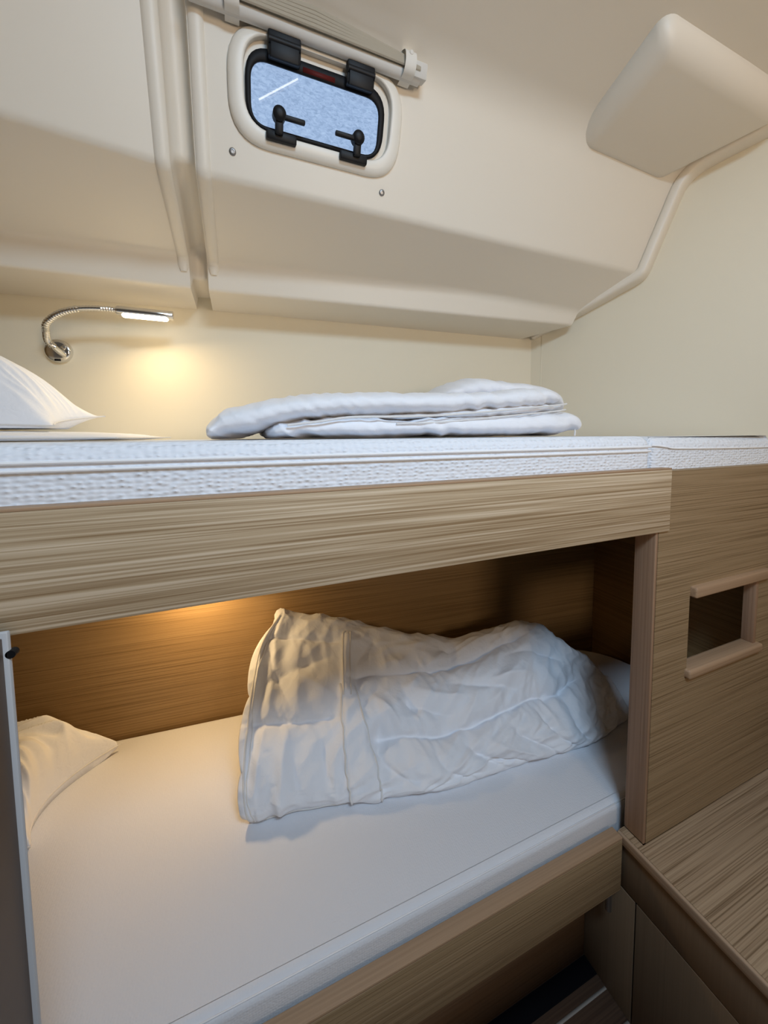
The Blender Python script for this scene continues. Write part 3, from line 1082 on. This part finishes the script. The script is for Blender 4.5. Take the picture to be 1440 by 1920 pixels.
BANDS = [([(0.207, 0.0), (0.194, 0.354), (0.186, 0.65)], 0.03, [(0.272, 0.0), (0.258, 0.354), (0.241, 0.46), (0.216, 0.65)], 0.66, 0.009),
         ([(0.190, 0.62), (0.193, 0.92)], 0.60, [(0.206, 0.62), (0.208, 0.92)], 0.92, 0.008)]
duvet_lower()


def loft(stations, nu, nt, expo, disp=None, endr=0.12):
    """stations: (x, y_front, y_back, z_bottom, z_top); superellipse sections, rounded ends."""
    S = crom(np.array(stations, float), nu)
    u = np.linspace(0, 1, nu)
    th = np.linspace(0, 2 * math.pi, nt, endpoint=False)
    c = np.cos(th); s = np.sin(th)
    cx = np.sign(c) * np.abs(c) ** (2 / expo); sx = np.sign(s) * np.abs(s) ** (2 / expo)
    e = np.minimum(u, 1 - u) / endr
    e = np.clip(e, 0, 1)
    k = np.sqrt(np.clip(1 - (1 - e) ** 2, 0.0004, 1))
    yc = (S[:, 1] + S[:, 2]) / 2; yh = (S[:, 2] - S[:, 1]) / 2 * (0.75 + 0.25 * k)
    zc = S[:, 3] + (S[:, 4] - S[:, 3]) / 2; zh = (S[:, 4] - S[:, 3]) / 2 * k
    P = np.zeros((nu, nt, 3))
    P[:, :, 0] = S[:, 0][:, None]
    P[:, :, 1] = yc[:, None] - yh[:, None] * cx[None, :]
    P[:, :, 2] = zc[:, None] + zh[:, None] * sx[None, :]
    return P


def lofted_join(name, parts, mat):
    bm = bmesh.new()
    for P in parts:
        nu, nt = P.shape[:2]
        vs = [[bm.verts.new(P[i, j]) for j in range(nt)] for i in range(nu)]
        for i in range(nu - 1):
            for j in range(nt):
                bm.faces.new((vs[i][j], vs[i][(j + 1) % nt], vs[i + 1][(j + 1) % nt], vs[i + 1][j]))
        bm.faces.new(vs[0][::-1]); bm.faces.new(vs[-1])
    return obj(name, bm, mat, None, True, None)


# ---- upper duvet: folded in layers
def duvet_upper():
    zb = -0.0025

    def crumple(P, seed, amp, fx=16, fy=16, top_only=False):
        x, y, z = P[:, :, 0], P[:, :, 1], P[:, :, 2]
        Nn = normals(P)
        c = P.mean(axis=1, keepdims=True)
        flip = np.sign(np.sum(Nn * (P - c), axis=2, keepdims=True))
        Nn = Nn * flip
        w = 0.02 * pnoise(x * 9, (y + z) * 9, seed + 20)
        d = amp * 1.1 * pnoise((x + w) * 7, (y * 0.7 + z * 1.2) * 9, seed)
        a = (x + 1.3 * z - 0.35 * y) + w; b = (y * 0.6 + z - 0.4 * x)
        m = np.clip(0.5 + 1.2 * pnoise(x * 6, (y + z) * 4, seed + 9), 0, 1)
        d += amp * 1.6 * m * (ridged(a * 21, b * 5, seed + 1) - 0.6)
        d += amp * 0.35 * (ridged(a * 46, b * 12, seed + 2) - 0.6)
        Q = P + Nn * d[:, :, None]
        Q[:, :, 2] = np.maximum(Q[:, :, 2], zb)
        Q[:, :, 1] = np.minimum(Q[:, :, 1], wall_y(0) + WS * Q[:, :, 0] - 0.012)
        return Q
    lower = loft([(.045, .585, .93, zb, .020), (.12, .578, .93, zb, .032), (.25, .575, .93, zb, .036), (.40, .577, .93, zb, .042), (.55, .580, .93, zb, .052), (.66, .583, .92, zb, .060), (.722, .61, .90, zb, .050)],
                 150, 90, 2.8, endr=0.06)
    mid = loft([(.25, .60, .92, .026, .042), (.40, .590, .92, .030, .052), (.55, .590, .92, .040, .064), (.66, .60, .90, .050, .072)], 80, 60, 2.4, endr=0.10)
    top = loft([(-.045, .60, .93, zb, .020), (-.02, .592, .93, zb, .046), (.02, .580, .93, .003, .058), (.06, .574, .93, .016, .068), (.13, .572, .93, .026, .076), (.20, .572, .93, .032, .081), (.32, .575, .93, .034, .086), (.45, .578, .93, .044, .090),
                (.58, .585, .92, .052, .104), (.655, .60, .90, .056, .105)], 190, 100, 2.5, endr=0.05)
    hump = loft([(.45, .74, .93, .085, .112), (.52, .71, .93, .085, .137), (.58, .70, .93, .085, .137), (.66, .69, .91, .08, .132), (.75, .70, .89, .07, .120), (.80, .73, .86, .05, .085)], 90, 60, 2.2, endr=0.15)
    parts = [crumple(lower, 1, 0.0052), crumple(mid, 2, 0.003), crumple(top, 3, 0.0048), crumple(hump, 4, 0.004)]
    o = lofted_join('duvet', parts, DUVET)
    tag(o, 'neatly folded white duvet lying in layers on the upper bunk mattress', 'duvet')
    front = [(x, yf - 0.001, zz) for x, yf, zz in ((.07, .577, .018), (.12, .573, .024), (.17, .573, .031), (.25, .573, .033), (.33, .575, .036), (.42, .577, .043), (.52, .581, .052), (.62, .590, .061), (.66, .60, .066))]
    tube('hem', smooth_path(front, 6), 0.0020, HEM, o, 8)
    tube('hem', smooth_path([(x, y + 0.002, z - 0.012) for x, y, z in front[3:]], 6), 0.0016, HEM, o, 8)
    tube('thread_tag', [(.668, .583, zb), (.668, .582, .006), (.667, .582, .012)], [0.0016, 0.0018, 0.0006], HEM, o, 8)


duvet_upper()


def pillow(name, quad, zc, T, zmin, label, expo=0.55, pinch=0.10, seed=1, amp=0.006, ear=0.0, tilt=None, nu=120, nv=110):
    """quad: plan corners front-left, front-right, back-right, back-left with their z."""
    q = np.array(quad, float)
    u = np.linspace(-1, 1, nu); v = np.linspace(-1, 1, nv)
    U, V = np.meshgrid(u, v, indexing='ij')
    # edges drawn in between the corners
    Up = U * (1 - pinch * (1 - V ** 2) ** 1.0 * np.abs(U) ** 3)
    Vp = V * (1 - pinch * (1 - U ** 2) ** 1.0 * np.abs(V) ** 3)
    a = (1 - Up) / 2; b = (1 + Up) / 2; c = (1 - Vp) / 2; d = (1 + Vp) / 2
    M = (a * c)[..., None] * q[0] + (b * c)[..., None] * q[1] + (b * d)[..., None] * q[2] + (a * d)[..., None] * q[3]
    t = (np.clip(1 - np.abs(U) ** 2.2, 0, 1) * np.clip(1 - np.abs(V) ** 2.2, 0, 1)) ** expo
    rr = np.sqrt(U ** 2 + V ** 2)
    ang = np.arctan2(V, U)
    w = 0.10 * pnoise(U * 2.2, V * 2.2, seed + 3)
    fold = (ridged(ang * 5 + w * 6, rr * 1.6, seed) - 0.55) * np.clip(rr - 0.25, 0, 1)
    lump = pnoise(U * 2.6 + w, V * 2.6, seed + 5)
    d_ = amp * (1.1 * fold + 1.0 * lump) * np.clip(t * 2.5, 0.0, 1)
    top = M.copy(); bot = M.copy()
    top[..., 2] += T * t + d_
    bot[..., 2] -= T * 0.55 * t - d_ * 0.3
    for A_ in (top, bot):
        A_[..., 2] = np.maximum(A_[..., 2], zmin)
    bm = bmesh.new()
    vt = [[bm.verts.new(top[i, j]) for j in range(nv)] for i in range(nu)]
    vb = [[vt[i][j] if (i in (0, nu - 1) or j in (0, nv - 1)) else bm.verts.new(bot[i, j]) for j in range(nv)] for i in range(nu)]
    for i in range(nu - 1):
        for j in range(nv - 1):
            bm.faces.new((vt[i][j], vt[i + 1][j], vt[i + 1][j + 1], vt[i][j + 1]))
            try:
                bm.faces.new((vb[i][j], vb[i][j + 1], vb[i + 1][j + 1], vb[i + 1][j]))
            except ValueError:
                pass
    o = obj(name, bm, DUVET, None, True, None)
    tag(o, label, 'pillow')
    edge = [top[i, 0] for i in range(0, nu, 6)] + [top[-1, j] for j in range(0, nv, 6)] + [top[nu - 1 - i, -1] for i in range(0, nu, 6)] + [top[0, nv - 1 - j] for j in range(0, nv, 6)]
    tube('seam', smooth_path([Vector(p) + Vector((0, 0, 0.0008)) for p in edge], 3), 0.0014, HEM, o, 8)
    return o


pillow('pillow', [(-0.77, 0.83, -0.735), (-0.385, 0.835, -0.758), (-0.292, 1.028, -0.744), (-0.76, 1.04, -0.735)], 0, 0.150, -0.7635,
       'plump white pillow at the left end of the lower bunk', 0.40, 0.26, 3, 0.036)
pillow('pillow', [(-0.78, 0.72, 0.002), (-0.190, 0.74, 0.001), (-0.150, 0.99, 0.001), (-0.78, 1.02, 0.002)], 0, 0.014, -0.0025,
       'thin flat white pillow lying beneath the plump one on the upper bunk', 0.4, 0.05, 5, 0.002)
pillow('pillow', [(-0.78, 0.76, 0.032), (-0.293, 0.80, 0.022), (-0.250, 0.90, 0.044), (-0.78, 1.02, 0.040)], 0, 0.150, 0.0190,
       'plump white pillow with pointed corner at the left end of the upper bunk', 0.85, 0.10, 7, 0.009)

# ------------------------------------------------------------------ lift everything so that the floor is z = 0
for o in scene.objects:
    if o.parent is None:
        o.location.z += EYE
